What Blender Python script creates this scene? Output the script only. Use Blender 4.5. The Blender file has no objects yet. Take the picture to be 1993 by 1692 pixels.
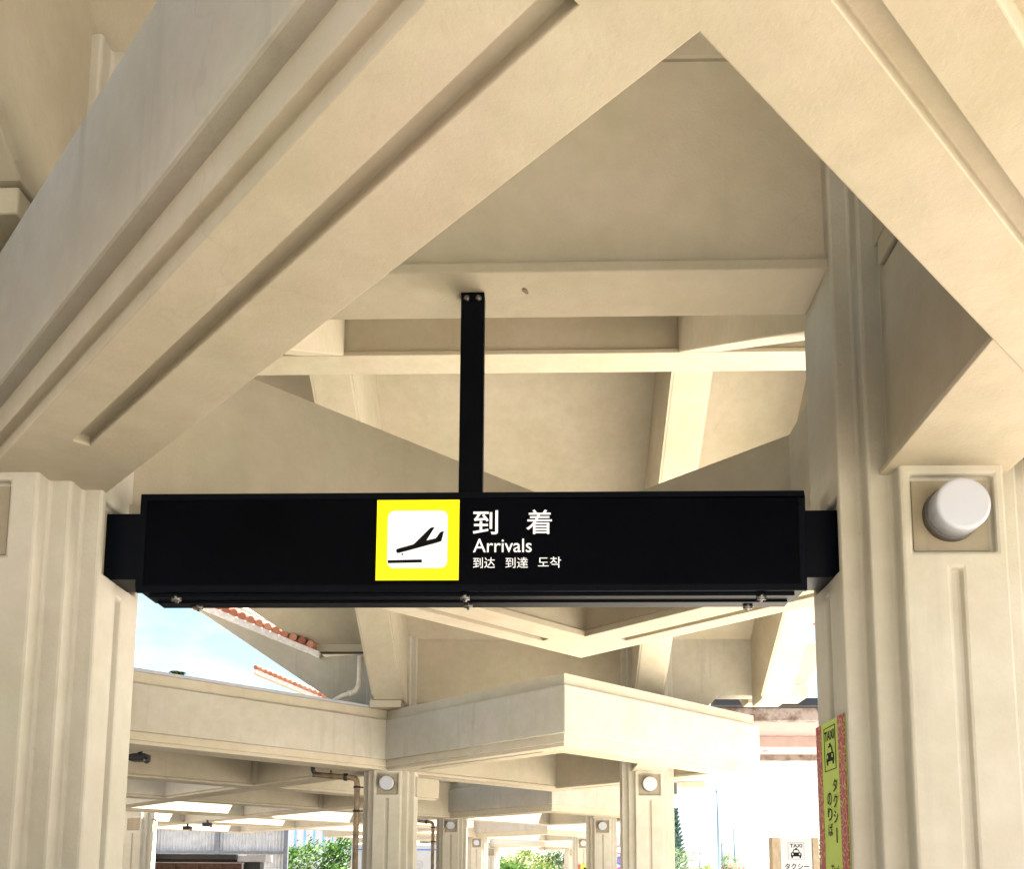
import bpy, bmesh, math, random
from mathutils import Vector, Matrix
random.seed(7)

# ------------------------------------------------------------------ units
# The colonnade is laid out in bays: x across it, y along it. One unit U is the
# distance between the two pillars of a bay; heights are given above eye level.
U = 4.2
EYE = 1.6
def P(x, y, h): return Vector((x * U, y * U, h * U + EYE))
GROUND = -EYE / U

sc = bpy.context.scene
COL = sc.collection

# ------------------------------------------------------------------ camera
cam_data = bpy.data.cameras.new('camera')
cam = bpy.data.objects.new('camera', cam_data)
COL.objects.link(cam)
cam.location = (0, 0, EYE)
PITCH, YAW, ROLL = 0.1272, 0.0281, 0.0059
cam.rotation_mode = 'XYZ'
cam.matrix_world = (Matrix.Translation((0, 0, EYE)) @ Matrix.Rotation(YAW, 4, 'Z')
                    @ Matrix.Rotation(math.pi / 2 + PITCH, 4, 'X') @ Matrix.Rotation(ROLL, 4, 'Z'))
cam_data.sensor_width = 36
cam_data.sensor_fit = 'HORIZONTAL'
cam_data.lens = 36 * 1838.9 / 1993
cam_data.shift_y = (1485.5 - 846) / 1993
cam_data.clip_start = 0.05
cam_data.clip_end = 3000
sc.camera = cam

# ------------------------------------------------------------------ world, sun, exposure
SUN_EL, SUN_AZ = 56.0, 84.0        # azimuth clockwise from +y (straight ahead)
w = bpy.data.worlds.new('World')
sc.world = w
w.use_nodes = True
nt = w.node_tree
for n in list(nt.nodes): nt.nodes.remove(n)
out = nt.nodes.new('ShaderNodeOutputWorld')
bg = nt.nodes.new('ShaderNodeBackground')
sky = nt.nodes.new('ShaderNodeTexSky')
sky.sky_type = 'NISHITA'
sky.sun_disc = False
sky.sun_elevation = math.radians(SUN_EL)
sky.sun_rotation = math.radians(SUN_AZ)
sky.air_density = 1.15
sky.dust_density = 0.4
bg.inputs['Strength'].default_value = 0.047
tc = nt.nodes.new('ShaderNodeTexCoord')
mp = nt.nodes.new('ShaderNodeMapping')
mp.inputs['Scale'].default_value = (1.0, 1.0, 2.2)
mp.inputs['Location'].default_value = (0.35, 0.1, 0.0)
nz = nt.nodes.new('ShaderNodeTexNoise')
nz.inputs['Scale'].default_value = 3.4
nz.inputs['Detail'].default_value = 9
nz.inputs['Roughness'].default_value = 0.56
rmp = nt.nodes.new('ShaderNodeValToRGB')
rmp.color_ramp.elements[0].position = 0.50
rmp.color_ramp.elements[1].position = 0.66
mix = nt.nodes.new('ShaderNodeMixRGB')
mix.inputs['Color2'].default_value = (3.9, 4.0, 4.15, 1)
nt.links.new(tc.outputs['Generated'], mp.inputs['Vector'])
nt.links.new(mp.outputs['Vector'], nz.inputs['Vector'])
sep = nt.nodes.new('ShaderNodeSeparateXYZ')
nt.links.new(tc.outputs['Generated'], sep.inputs[0])
hz_ = nt.nodes.new('ShaderNodeMath'); hz_.operation = 'MULTIPLY_ADD'      # cloud bank thickens towards the sunny side
hz_.inputs[1].default_value = 0.13
nt.links.new(sep.outputs['X'], hz_.inputs[0]); nt.links.new(nz.outputs['Fac'], hz_.inputs[2])
nt.links.new(hz_.outputs[0], rmp.inputs['Fac'])
nt.links.new(rmp.outputs['Color'], mix.inputs['Fac'])
nt.links.new(sky.outputs['Color'], mix.inputs['Color1'])
nt.links.new(mix.outputs['Color'], bg.inputs['Color'])
nt.links.new(bg.outputs['Background'], out.inputs['Surface'])

sd = bpy.data.lights.new('sun', 'SUN')
sd.energy = 5.0
sd.angle = math.radians(0.5)
sd.color = (1.0, 0.95, 0.88)
sun = bpy.data.objects.new('sun', sd)
COL.objects.link(sun)
az, el = math.radians(SUN_AZ), math.radians(SUN_EL)
to_sun = Vector((math.sin(az) * math.cos(el), math.cos(az) * math.cos(el), math.sin(el)))
sun.rotation_euler = to_sun.to_track_quat('Z', 'Y').to_euler()
sun.location = (20, -10, 30)

sc.view_settings.view_transform = 'Standard'
sc.view_settings.look = 'None'
sc.view_settings.exposure = 2.80
sc.view_settings.gamma = 1.0
sc.render.engine = 'CYCLES'
sc.cycles.use_denoising = True
sc.cycles.max_bounces = 14
sc.cycles.diffuse_bounces = 2
sc.cycles.sample_clamp_indirect = 8

# ------------------------------------------------------------------ materials
def new_mat(name):
    m = bpy.data.materials.new(name)
    m.use_nodes = True
    t = m.node_tree
    b = t.nodes['Principled BSDF']
    return m, t, b
def node(t, kind, **inp):
    n = t.nodes.new(kind)
    for k, v in inp.items(): n.inputs[k].default_value = v
    return n
def ramp(t, src, p0, p1, c0=(0, 0, 0, 1), c1=(1, 1, 1, 1)):
    r = t.nodes.new('ShaderNodeValToRGB')
    r.color_ramp.elements[0].position = p0; r.color_ramp.elements[0].color = c0
    r.color_ramp.elements[1].position = p1; r.color_ramp.elements[1].color = c1
    t.links.new(src, r.inputs['Fac'])
    return r
def mixc(t, fac, a, b, mode='MIX'):
    m = t.nodes.new('ShaderNodeMixRGB')
    m.blend_type = mode
    for s, v in ((m.inputs['Fac'], fac), (m.inputs['Color1'], a), (m.inputs['Color2'], b)):
        if hasattr(v, 'links') or hasattr(v, 'is_linked'): t.links.new(v, s)
        else: s.default_value = v
    return m.outputs['Color']
def plain(name, col, rough=0.5, metal=0.0, var=0.06, scale=6.0, bump=0.0, spec=None):
    m, t, b = new_mat(name)
    geo = t.nodes.new('ShaderNodeNewGeometry')
    n = node(t, 'ShaderNodeTexNoise', Scale=scale, Detail=5.0)
    t.links.new(geo.outputs['Position'], n.inputs['Vector'])
    lo = tuple(c * (1 - var) for c in col) + (1,)
    hi = tuple(min(1, c * (1 + var)) for c in col) + (1,)
    r = ramp(t, n.outputs['Fac'], 0.35, 0.65, lo, hi)
    t.links.new(r.outputs['Color'], b.inputs['Base Color'])
    b.inputs['Roughness'].default_value = rough
    b.inputs['Metallic'].default_value = metal
    if spec is not None: b.inputs['Specular IOR Level'].default_value = spec
    if bump:
        bn = node(t, 'ShaderNodeTexNoise', Scale=120.0, Detail=3.0)
        t.links.new(geo.outputs['Position'], bn.inputs['Vector'])
        bp = node(t, 'ShaderNodeBump', Strength=bump, Distance=0.01)
        t.links.new(bn.outputs['Fac'], bp.inputs['Height'])
        t.links.new(bp.outputs['Normal'], b.inputs['Normal'])
    return m

def concrete(name, base, dirt=0.5, streak=0.5, crack=0.5):
    """painted cast concrete: roller texture, cloudy tone, rain streaks, hair cracks, small pits"""
    m, t, b = new_mat(name)
    geo = t.nodes.new('ShaderNodeNewGeometry')
    pos = geo.outputs['Position']
    big = node(t, 'ShaderNodeTexNoise', Scale=0.9, Detail=6.0, Roughness=0.6)
    t.links.new(pos, big.inputs['Vector'])
    lo = (base[0] * 0.89, base[1] * 0.875, base[2] * 0.82, 1)
    hi = (min(1, base[0] * 1.05), min(1, base[1] * 1.05), min(1, base[2] * 1.06), 1)
    c = ramp(t, big.outputs['Fac'], 0.30, 0.70, lo, hi).outputs['Color']
    mid = node(t, 'ShaderNodeTexNoise', Scale=7.0, Detail=6.0, Roughness=0.65)
    t.links.new(pos, mid.inputs['Vector'])
    r2 = ramp(t, mid.outputs['Fac'], 0.38, 0.72, (0.94, 0.93, 0.91, 1), (1.03, 1.03, 1.03, 1))
    c = mixc(t, 1.0, c, r2.outputs['Color'], 'MULTIPLY')
    hue = node(t, 'ShaderNodeTexNoise', Scale=1.7, Detail=4.0, Roughness=0.55)
    offv = t.nodes.new('ShaderNodeVectorMath'); offv.operation = 'ADD'; offv.inputs[1].default_value = (13.1, 4.7, 8.3)
    t.links.new(pos, offv.inputs[0]); t.links.new(offv.outputs[0], hue.inputs['Vector'])
    r3 = ramp(t, hue.outputs['Fac'], 0.36, 0.64, (0.982, 1.0, 0.962, 1), (1.015, 0.993, 0.99, 1))
    c = mixc(t, 1.0, c, r3.outputs['Color'], 'MULTIPLY')
    # rain streaks: long in z, weak
    mapn = t.nodes.new('ShaderNodeMapping')
    mapn.inputs['Scale'].default_value = (5.5, 5.5, 0.5)
    t.links.new(pos, mapn.inputs['Vector'])
    st = node(t, 'ShaderNodeTexNoise', Scale=1.0, Detail=5.0, Roughness=0.6)
    t.links.new(mapn.outputs['Vector'], st.inputs['Vector'])
    sr = ramp(t, st.outputs['Fac'], 0.56, 0.76)
    sf = t.nodes.new('ShaderNodeMath'); sf.operation = 'MULTIPLY'; sf.inputs[1].default_value = 0.38 * streak
    t.links.new(sr.outputs['Color'], sf.inputs[0])
    c = mixc(t, sf.outputs[0], c, (base[0] * 0.62, base[1] * 0.62, base[2] * 0.58, 1))
    # hair cracks
    wob = node(t, 'ShaderNodeTexNoise', Scale=2.2, Detail=4.0)
    t.links.new(pos, wob.inputs['Vector'])
    addv = t.nodes.new('ShaderNodeVectorMath'); addv.operation = 'MULTIPLY_ADD'
    addv.inputs[1].default_value = (0.7, 0.7, 0.7)
    t.links.new(wob.outputs['Color'], addv.inputs[0]); t.links.new(pos, addv.inputs[2])
    vo = t.nodes.new('ShaderNodeTexVoronoi'); vo.feature = 'DISTANCE_TO_EDGE'
    vo.inputs['Scale'].default_value = 0.42
    t.links.new(addv.outputs[0], vo.inputs['Vector'])
    cr = ramp(t, vo.outputs['Distance'], 0.0003, 0.0017, (1, 1, 1, 1), (0, 0, 0, 1))
    msk = node(t, 'ShaderNodeTexNoise', Scale=0.55, Detail=2.0)
    t.links.new(pos, msk.inputs['Vector'])
    mr = ramp(t, msk.outputs['Fac'], 0.47, 0.60)
    cm = t.nodes.new('ShaderNodeMath'); cm.operation = 'MULTIPLY'
    t.links.new(cr.outputs['Color'], cm.inputs[0]); t.links.new(mr.outputs['Color'], cm.inputs[1])
    cm2 = t.nodes.new('ShaderNodeMath'); cm2.operation = 'MULTIPLY'; cm2.inputs[1].default_value = 0.42 * crack
    t.links.new(cm.outputs[0], cm2.inputs[0])
    c = mixc(t, cm2.outputs[0], c, (base[0] * 0.42, base[1] * 0.38, base[2] * 0.32, 1))
    # pits and small dark specks
    sp = t.nodes.new('ShaderNodeTexVoronoi'); sp.inputs['Scale'].default_value = 4.0
    t.links.new(pos, sp.inputs['Vector'])
    spr = ramp(t, sp.outputs['Distance'], 0.018, 0.040, (1, 1, 1, 1), (0, 0, 0, 1))
    sm = t.nodes.new('ShaderNodeMath'); sm.operation = 'MULTIPLY'; sm.inputs[1].default_value = 0.35 * dirt
    t.links.new(spr.outputs['Color'], sm.inputs[0])
    c = mixc(t, sm.outputs[0], c, (base[0] * 0.55, base[1] * 0.5, base[2] * 0.42, 1))
    t.links.new(c, b.inputs['Base Color'])
    b.inputs['Roughness'].default_value = 0.82
    b.inputs['Specular IOR Level'].default_value = 0.25
    f1 = node(t, 'ShaderNodeTexNoise', Scale=60.0, Detail=4.0, Roughness=0.6)
    t.links.new(pos, f1.inputs['Vector'])
    f2 = node(t, 'ShaderNodeTexNoise', Scale=3.0, Detail=3.0)
    t.links.new(pos, f2.inputs['Vector'])
    ad = t.nodes.new('ShaderNodeMath'); ad.operation = 'MULTIPLY_ADD'; ad.inputs[1].default_value = 1.6
    t.links.new(f2.outputs['Fac'], ad.inputs[0]); t.links.new(f1.outputs['Fac'], ad.inputs[2])
    bp = node(t, 'ShaderNodeBump', Strength=0.33, Distance=0.006)
    t.links.new(ad.outputs[0], bp.inputs['Height'])
    t.links.new(bp.outputs['Normal'], b.inputs['Normal'])
    return m

CREAM = (0.535, 0.480, 0.385)
M = {}
M['concrete'] = concrete('cream_painted_concrete', CREAM, 0.5, 0.5, 0.28)
M['fascia'] = concrete('weathered_skylit_cream', (0.50, 0.468, 0.41), 0.6, 1.4, 0.3)  # weather streaks; base greyed to put skylight into the upright faces
M['pillar'] = concrete('skylit_pillar_cream', (0.545, 0.515, 0.455), 0.7, 0.8, 0.2)  # paler, more neutral base puts skylight into the pillar colour
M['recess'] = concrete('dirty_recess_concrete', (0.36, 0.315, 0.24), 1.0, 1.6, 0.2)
M['black'] = plain('black_powder_coat', (0.0025, 0.0035, 0.0065), 0.4, 0.0, 0.1, 3, 0, 0.07)
M['black_face'] = plain('black_acrylic_face', (0.002, 0.0024, 0.004), 0.3, 0.0, 0.1, 3, 0, 0.03)
M['yellow'] = plain('yellow_film', (0.92, 0.80, 0.0), 0.45, 0, 0.01)
M['white'] = plain('white_film', (0.86, 0.88, 0.90), 0.45, 0, 0.01)
for k_, st_ in (('yellow', 0.10), ('white', 0.06)):
    # films on the internally lit sign box
    nb_ = M[k_].node_tree.nodes['Principled BSDF']
    nb_.inputs['Emission Color'].default_value = (1.0, 0.86, 0.0, 1) if k_ == 'yellow' else (0.95, 0.98, 1.0, 1)
    nb_.inputs['Emission Strength'].default_value = st_
M['ink'] = plain('black_film', (0.003, 0.003, 0.004), 0.6, 0, 0.02, 6, 0, 0.1)
M['steel'] = plain('stainless_steel', (0.20, 0.195, 0.185), 0.42, 1.0, 0.06, 40)
M['lamp_glass'] = plain('opal_lamp_cover', (0.47, 0.49, 0.55), 0.35, 0, 0.015)
M['grey'] = plain('grey_lamp_base', (0.10, 0.095, 0.09), 0.5, 0, 0.08)
M['pipe_white'] = plain('cream_pipe', (0.74, 0.68, 0.57), 0.5, 0, 0.06, 9)
M['pipe_brown'] = plain('brown_stained_pipe', (0.20, 0.145, 0.085), 0.55, 0, 0.35, 9)
M['tile'] = plain('terracotta_roof_tile', (0.52, 0.17, 0.09), 0.75, 0, 0.3, 9, 0.3)
tn_ = M['tile'].node_tree
ti_ = tn_.nodes.new('ShaderNodeNewGeometry')
tr_ = ramp(tn_, ti_.outputs['Random Per Island'], 0.0, 1.0, (0.30, 0.085, 0.05, 1), (0.56, 0.27, 0.17, 1))
tn_.links.new(tr_.outputs['Color'], tn_.nodes['Principled BSDF'].inputs['Base Color'])
M['mortar'] = plain('white_mortar', (0.76, 0.72, 0.68), 0.9, 0, 0.12, 14, 0.3)
M['lime'] = plain('lime_banner_film', (0.44, 0.56, 0.07), 0.5, 0, 0.04)
M['pave'] = plain('pale_paving', (0.63, 0.585, 0.50), 0.85, 0, 0.12, 1.5, 0.3)
M['bounce_cut'] = plain('bounce_cut_grey_brown', (0.26, 0.225, 0.18), 0.8, 0, 0.15, 3, 0.3)  # dark tone for unseen ground, picked to weaken its bounce
M['asphalt'] = plain('asphalt', (0.06, 0.06, 0.06), 0.9, 0, 0.2, 8, 0.4)
M['paint_white'] = plain('white_road_paint', (0.75, 0.75, 0.73), 0.7, 0, 0.1, 12)
M['pink'] = plain('pink_painted_soffit', (0.34, 0.215, 0.195), 0.7, 0, 0.06, 4)
M['pink_light'] = plain('pale_pink_soffit', (0.40, 0.30, 0.275), 0.7, 0, 0.06, 4)
M['dark_metal'] = plain('dark_blue_grey_metal', (0.012, 0.014, 0.020), 0.45, 0.2, 0.2)
M['corr'] = plain('galvanised_corrugated_sheet', (0.55, 0.56, 0.57), 0.5, 0.0, 0.1, 5)
M['galv'] = plain('galvanised_frame', (0.17, 0.19, 0.22), 0.45, 0.4, 0.12, 8)
M['wood'] = plain('red_brown_slats', (0.085, 0.035, 0.022), 0.7, 0, 0.35, 14)
M['wood_pale'] = plain('tan_wood_post', (0.26, 0.20, 0.13), 0.6, 0, 0.12, 14)
M['bldg_white'] = plain('white_wall_paint', (0.50, 0.52, 0.55), 0.6, 0, 0.04, 2)
M['blue_glass'] = plain('blue_window_strip', (0.16, 0.42, 0.68), 0.3, 0, 0.1, 2)
M['pole'] = plain('pale_blue_grey_pole', (0.16, 0.22, 0.28), 0.5, 0.2, 0.06)
M['wire'] = plain('grey_cable', (0.10, 0.14, 0.18), 0.6, 0, 0.1)
M['bark'] = plain('brown_bark', (0.10, 0.07, 0.045), 0.9, 0, 0.3, 20, 0.4)
M['red'] = plain('red_film', (0.62, 0.06, 0.07), 0.5, 0, 0.03)
M['blue'] = plain('blue_film', (0.04, 0.20, 0.60), 0.5, 0, 0.03)
M['magenta'] = plain('pink_film', (0.72, 0.10, 0.42), 0.5, 0, 0.03)
M['redroof'] = plain('red_brown_roof', (0.32, 0.08, 0.07), 0.7, 0, 0.2, 3)
M['lightgrey'] = plain('light_grey_plastic', (0.42, 0.42, 0.46), 0.5, 0, 0.05)

# pattern material for the red borders of the taxi banners (printed flowers)
m, t, b = new_mat('red_flower_print')
geo = t.nodes.new('ShaderNodeNewGeometry')
vo = t.nodes.new('ShaderNodeTexVoronoi'); vo.inputs['Scale'].default_value = 22.0
t.links.new(geo.outputs['Position'], vo.inputs['Vector'])
ws = t.nodes.new('ShaderNodeMath'); ws.operation = 'SINE'
mm = t.nodes.new('ShaderNodeMath'); mm.operation = 'MULTIPLY'; mm.inputs[1].default_value = 17.0
t.links.new(vo.outputs['Distance'], mm.inputs[0]); t.links.new(mm.outputs[0], ws.inputs[0])
rr = ramp(t, ws.outputs[0], 0.62, 0.85, (0.34, 0.028, 0.05, 1), (0.46, 0.36, 0.10, 1))
t.links.new(rr.outputs['Color'], b.inputs['Base Color'])
b.inputs['Roughness'].default_value = 0.5
M['flower'] = m

# stained concrete of the far shelter edge
m, t, b = new_mat('stained_raw_concrete')
geo = t.nodes.new('ShaderNodeNewGeometry')
n1 = node(t, 'ShaderNodeTexNoise', Scale=2.2, Detail=8.0, Roughness=0.7)
t.links.new(geo.outputs['Position'], n1.inputs['Vector'])
r1 = ramp(t, n1.outputs['Fac'], 0.42, 0.60, (0.30, 0.25, 0.23, 1), (0.10, 0.06, 0.045, 1))
t.links.new(r1.outputs['Color'], b.inputs['Base Color'])
b.inputs['Roughness'].default_value = 0.9
M['stained'] = m

def leaf_mat(name, c0, c1):
    m, t, b = new_mat(name)
    geo = t.nodes.new('ShaderNodeNewGeometry')
    r = ramp(t, geo.outputs['Random Per Island'], 0.0, 1.0, c0 + (1,), c1 + (1,))
    t.links.new(r.outputs['Color'], b.inputs['Base Color'])
    b.inputs['Roughness'].default_value = 0.55
    tr = t.nodes.new('ShaderNodeBsdfTranslucent')
    t.links.new(r.outputs['Color'], tr.inputs['Color'])
    ms = t.nodes.new('ShaderNodeMixShader'); ms.inputs[0].default_value = 0.3
    o = t.nodes['Material Output']
    t.links.new(b.outputs[0], ms.inputs[1]); t.links.new(tr.outputs[0], ms.inputs[2])
    t.links.new(ms.outputs[0], o.inputs['Surface'])
    return m
M['leaf'] = leaf_mat('bright_green_leaves', (0.03, 0.09, 0.012), (0.11, 0.22, 0.03))
M['leaf_yellow'] = leaf_mat('yellow_green_leaves', (0.09, 0.14, 0.02), (0.24, 0.30, 0.05))
M['leaf_dark'] = leaf_mat('dark_green_leaves', (0.02, 0.05, 0.012), (0.05, 0.10, 0.03))
M['leaf_grey'] = leaf_mat('grey_green_leaves', (0.06, 0.12, 0.05), (0.20, 0.27, 0.14))
M['needle'] = leaf_mat('blue_green_needles', (0.02, 0.06, 0.05), (0.06, 0.12, 0.10))

# ------------------------------------------------------------------ object helpers
def tag(o, label=None, cat=None, group=None, kind=None):
    if label: o['label'] = label
    if cat: o['category'] = cat
    if group: o['group'] = group
    if kind: o['kind'] = kind
    return o
def thing(name, label, cat, at, group=None):
    o = bpy.data.objects.new(name, None)
    o.empty_display_size = 0.2
    COL.objects.link(o)
    o.location = at
    return tag(o, label, cat, group)
def origin_of(o):
    while o is not None and o.parent is not None: o = o.parent
    return Vector(o.location) if o is not None else Vector((0, 0, 0))
def link_mesh(name, me, mat, parent):
    o = bpy.data.objects.new(name, me)
    COL.objects.link(o)
    if mat is not None:
        me.materials.clear(); me.materials.append(mat)
    if parent is not None: o.parent = parent
    return o
def copy_tree(o, parent=None):
    c = o.copy()
    COL.objects.link(c)
    if parent is not None: c.parent = parent
    for ch in list(o.children): copy_tree(ch, c)
    return c

class MB:
    """collects faces in layout units and links them as one mesh"""
    def __init__(self): self.bm = bmesh.new()
    def face(self, pts):
        vs = [self.bm.verts.new(P(*p)) for p in pts]
        try: return self.bm.faces.new(vs)
        except ValueError: return None
    def box(self, x0, x1, y0, y1, h0, h1):
        v = [(x, y, h) for h in (h0, h1) for y in (y0, y1) for x in (x0, x1)]
        for f in ((0, 2, 3, 1), (4, 5, 7, 6), (0, 1, 5, 4), (2, 6, 7, 3), (0, 4, 6, 2), (1, 3, 7, 5)):
            self.face([v[i] for i in f])
        return self
    def prism(self, poly, fn, a, b):
        """poly of 2-D points, fn(p, q, s) -> layout point, extruded from s = a to s = b"""
        n = len(poly)
        self.face([fn(p, q, a) for p, q in poly])
        self.face([fn(p, q, b) for p, q in reversed(poly)])
        for i in range(n):
            (p0, q0), (p1, q1) = poly[i], poly[(i + 1) % n]
            self.face([fn(p0, q0, b), fn(p1, q1, b), fn(p1, q1, a), fn(p0, q0, a)])
        return self
    def tube(self, pts, r, n=12, cap=True):
        """round bar along layout points, radius in layout units"""
        pts = [P(*p) for p in pts]
        rad = r if isinstance(r, (list, tuple)) else [r] * len(pts)
        rings = []
        for i, p in enumerate(pts):
            d = (pts[min(i + 1, len(pts) - 1)] - pts[max(i - 1, 0)]).normalized()
            a = d.orthogonal().normalized() if i == 0 else (rings_a - d * rings_a.dot(d)).normalized()
            rings_a = a
            b = d.cross(a)
            rings.append([self.bm.verts.new(p + (a * math.cos(2 * math.pi * k / n) + b * math.sin(2 * math.pi * k / n)) * rad[i] * U) for k in range(n)])
        for i in range(len(rings) - 1):
            for k in range(n):
                f = self.bm.faces.new([rings[i][k], rings[i][(k + 1) % n], rings[i + 1][(k + 1) % n], rings[i + 1][k]])
                f.smooth = True
        if cap:
            self.bm.faces.new(rings[0][::-1]); self.bm.faces.new(rings[-1])
        return self
    def lathe_y(self, cx, cy, ch, prof, n=36):
        """surface of revolution about the -y axis: prof = [(radius, distance towards -y)]"""
        rings = []
        for r, dy in prof:
            rings.append([self.bm.verts.new(P(cx + r * math.cos(2 * math.pi * k / n), cy - dy, ch + r * math.sin(2 * math.pi * k / n))) for k in range(n)])
        for i in range(len(rings) - 1):
            for k in range(n):
                f = self.bm.faces.new([rings[i][k], rings[i][(k + 1) % n], rings[i + 1][(k + 1) % n], rings[i + 1][k]])
                f.smooth = True
        self.bm.faces.new(rings[-1]); self.bm.faces.new(rings[0][::-1])
        return self
    def build(self, name, mat, parent=None, bevel=0.0, merge=True, recalc=True, seg=2):
        if merge: bmesh.ops.remove_doubles(self.bm, verts=self.bm.verts, dist=0.0004)
        if recalc: bmesh.ops.recalc_face_normals(self.bm, faces=self.bm.faces)
        o0 = origin_of(parent)
        if parent is not None:
            for v in self.bm.verts: v.co -= o0
        me = bpy.data.meshes.new(name)
        self.bm.to_mesh(me); self.bm.free()
        o = link_mesh(name, me, mat, parent)
        if bevel:
            md = o.modifiers.new('bevel', 'BEVEL')
            md.width = bevel; md.segments = seg; md.limit_method = 'ANGLE'; md.angle_limit = math.radians(35)
            md.harden_normals = False
        return o

# ------------------------------------------------------------------ layout numbers
CX, ZC, L = -0.0784, 1.0323, 2.6504       # middle of the pillar pair, first pillar line, bay length
RX, RZ = 0.0802, 1.0165                   # centre of the square canopy ring
DI, DO = 0.588, 0.755                     # half diagonals of its hole and outline
HB, HT = 0.4267, 0.6568                   # soffit and top of the ring
PA, PC, PB = 0.053, 0.077, 0.0995         # pillar: pilaster half width, body half width, pilaster front
ZR = L / 2                                # ridge, half a bay behind the pillar line
HRIDGE, RS = 1.372, 0.63                  # underside of the ridge beam, slope of the rafters
CEIL_H, CS = 0.955, 0.72                  # ceiling at the wall and its slope
R2 = math.sqrt(2)

# ------------------------------------------------------------------ ground
g = MB(); g.face([(-160, -120, GROUND), (160, -120, GROUND), (160, 400, GROUND), (-160, 400, GROUND)])
tag(g.build('ground', M['pave']), 'pale paved forecourt ground reaching to the horizon', None, None, 'structure')
g = MB(); g.box(-9.0, 2.1, -6, 1.45, GROUND - 0.01, GROUND + 0.0012); g.box(-9.0, 0.05, 1.451, 2.999, GROUND - 0.01, GROUND + 0.0012); g.box(-9.0, 0.75, 3.0, 40, GROUND - 0.01, GROUND + 0.0012)  # unseen paving, its outline shaped to cut light bounced upwards
tag(g.build('bounce_cut_paving', M['bounce_cut']), 'unseen grey-brown paving under the colonnade, darkened to cut bounced light', None, None, 'structure')
g = MB(); g.box(7.4, 12.4, -40, 90, GROUND - 0.01, GROUND + 0.001)
tag(g.build('road', M['asphalt']), 'asphalt pick-up road beside the colonnade', None, None, 'structure')

# ------------------------------------------------------------------ pillars
def panel(mb, u0, u1, v0, v1, us, vs, cut, fn):
    """flat panel of cells with recesses; cut(u, v) gives the depth at a cell centre, fn(u, v, d) a layout point"""
    us = sorted(set([u0, u1] + us)); vs = sorted(set([v0, v1] + vs))
    D = {}
    for i in range(len(us) - 1):
        for j in range(len(vs) - 1):
            d = cut((us[i] + us[i + 1]) / 2, (vs[j] + vs[j + 1]) / 2)
            D[i, j] = d
            mb.face([fn(us[i], vs[j], d), fn(us[i + 1], vs[j], d), fn(us[i + 1], vs[j + 1], d), fn(us[i], vs[j + 1], d)])
    for (i, j), d in D.items():
        e = D.get((i + 1, j), d)
        if e != d: mb.face([fn(us[i + 1], vs[j], d), fn(us[i + 1], vs[j + 1], d), fn(us[i + 1], vs[j + 1], e), fn(us[i + 1], vs[j], e)])
        e = D.get((i, j + 1), d)
        if e != d: mb.face([fn(us[i], vs[j + 1], d), fn(us[i + 1], vs[j + 1], d), fn(us[i + 1], vs[j + 1], e), fn(us[i], vs[j + 1], e)])

REC_U, REC_V0, REC_V1, REC_D = 0.0418, 0.336, 0.4183, 0.010
SLOT_U, SLOT_V0, SLOT_V1, SLOT_D = 0.0060, -0.32, 0.319, 0.007
PTOP = 0.965
def pillar(name, label, group, px, py, off=0.0):
    root = thing(name, label, 'pillar', P(px, py, GROUND), group)
    mb = MB()
    vs = [SLOT_V0, SLOT_V1, REC_V0, REC_V1, HB]
    allv = [GROUND] + vs + [PTOP]
    off_ = [off]
    def cut(u, v):
        u -= off_[0]
        if abs(u) < REC_U and REC_V0 < v < REC_V1: return REC_D
        if abs(u) < SLOT_U and SLOT_V0 < v < SLOT_V1: return SLOT_D
        return 0.0
    for k in range(4):
        c, s = [(1, 0), (0, 1), (-1, 0), (0, -1)][k]
        def rot(x, y): return (px + x * c - y * s, py + x * s + y * c)
        def fn(u, v, d):
            x, y = rot(u, -(PB - d)); return (x, y, v)
        off_[0] = off if k == 0 else 0.0
        panel(mb, -PA, PA, GROUND, PTOP, [x + off_[0] for x in (-REC_U, REC_U, -SLOT_U, SLOT_U) if abs(x + off_[0]) < PA - 0.001], vs, cut, fn)
        strip = [(PA, -PB), (PA, -PC), (PC, -PC), (PC, -PA), (PB, -PA)]
        for i in range(len(strip) - 1):
            a, b_ = rot(*strip[i]), rot(*strip[i + 1])
            for j in range(len(allv) - 1):
                mb.face([(a[0], a[1], allv[j]), (b_[0], b_[1], allv[j]), (b_[0], b_[1], allv[j + 1]), (a[0], a[1], allv[j + 1])])
    mb.build('shaft', M['pillar'], root, bevel=0.014, seg=2)
    for sg in (-1,):
        cap = MB()
        y0_, y1_ = sorted((py + sg * (PB - 0.012), py + sg * (PB + 0.086)))
        cap.box(px - 0.060, px + 0.060, y0_, y1_, HT + 0.0008, HT + 0.030)
        cap.build('rafter_seat', M['concrete'], root, bevel=0.01)
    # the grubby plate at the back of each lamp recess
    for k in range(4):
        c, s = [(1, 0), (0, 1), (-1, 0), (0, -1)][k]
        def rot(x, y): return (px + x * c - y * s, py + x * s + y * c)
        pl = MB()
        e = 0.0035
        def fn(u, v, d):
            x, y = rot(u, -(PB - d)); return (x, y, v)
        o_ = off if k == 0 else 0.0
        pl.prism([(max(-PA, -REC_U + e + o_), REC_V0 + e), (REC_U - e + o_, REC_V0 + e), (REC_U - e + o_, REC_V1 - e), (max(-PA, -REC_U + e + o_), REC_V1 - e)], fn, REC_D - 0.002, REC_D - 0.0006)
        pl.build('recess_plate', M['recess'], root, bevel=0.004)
    return root

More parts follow.
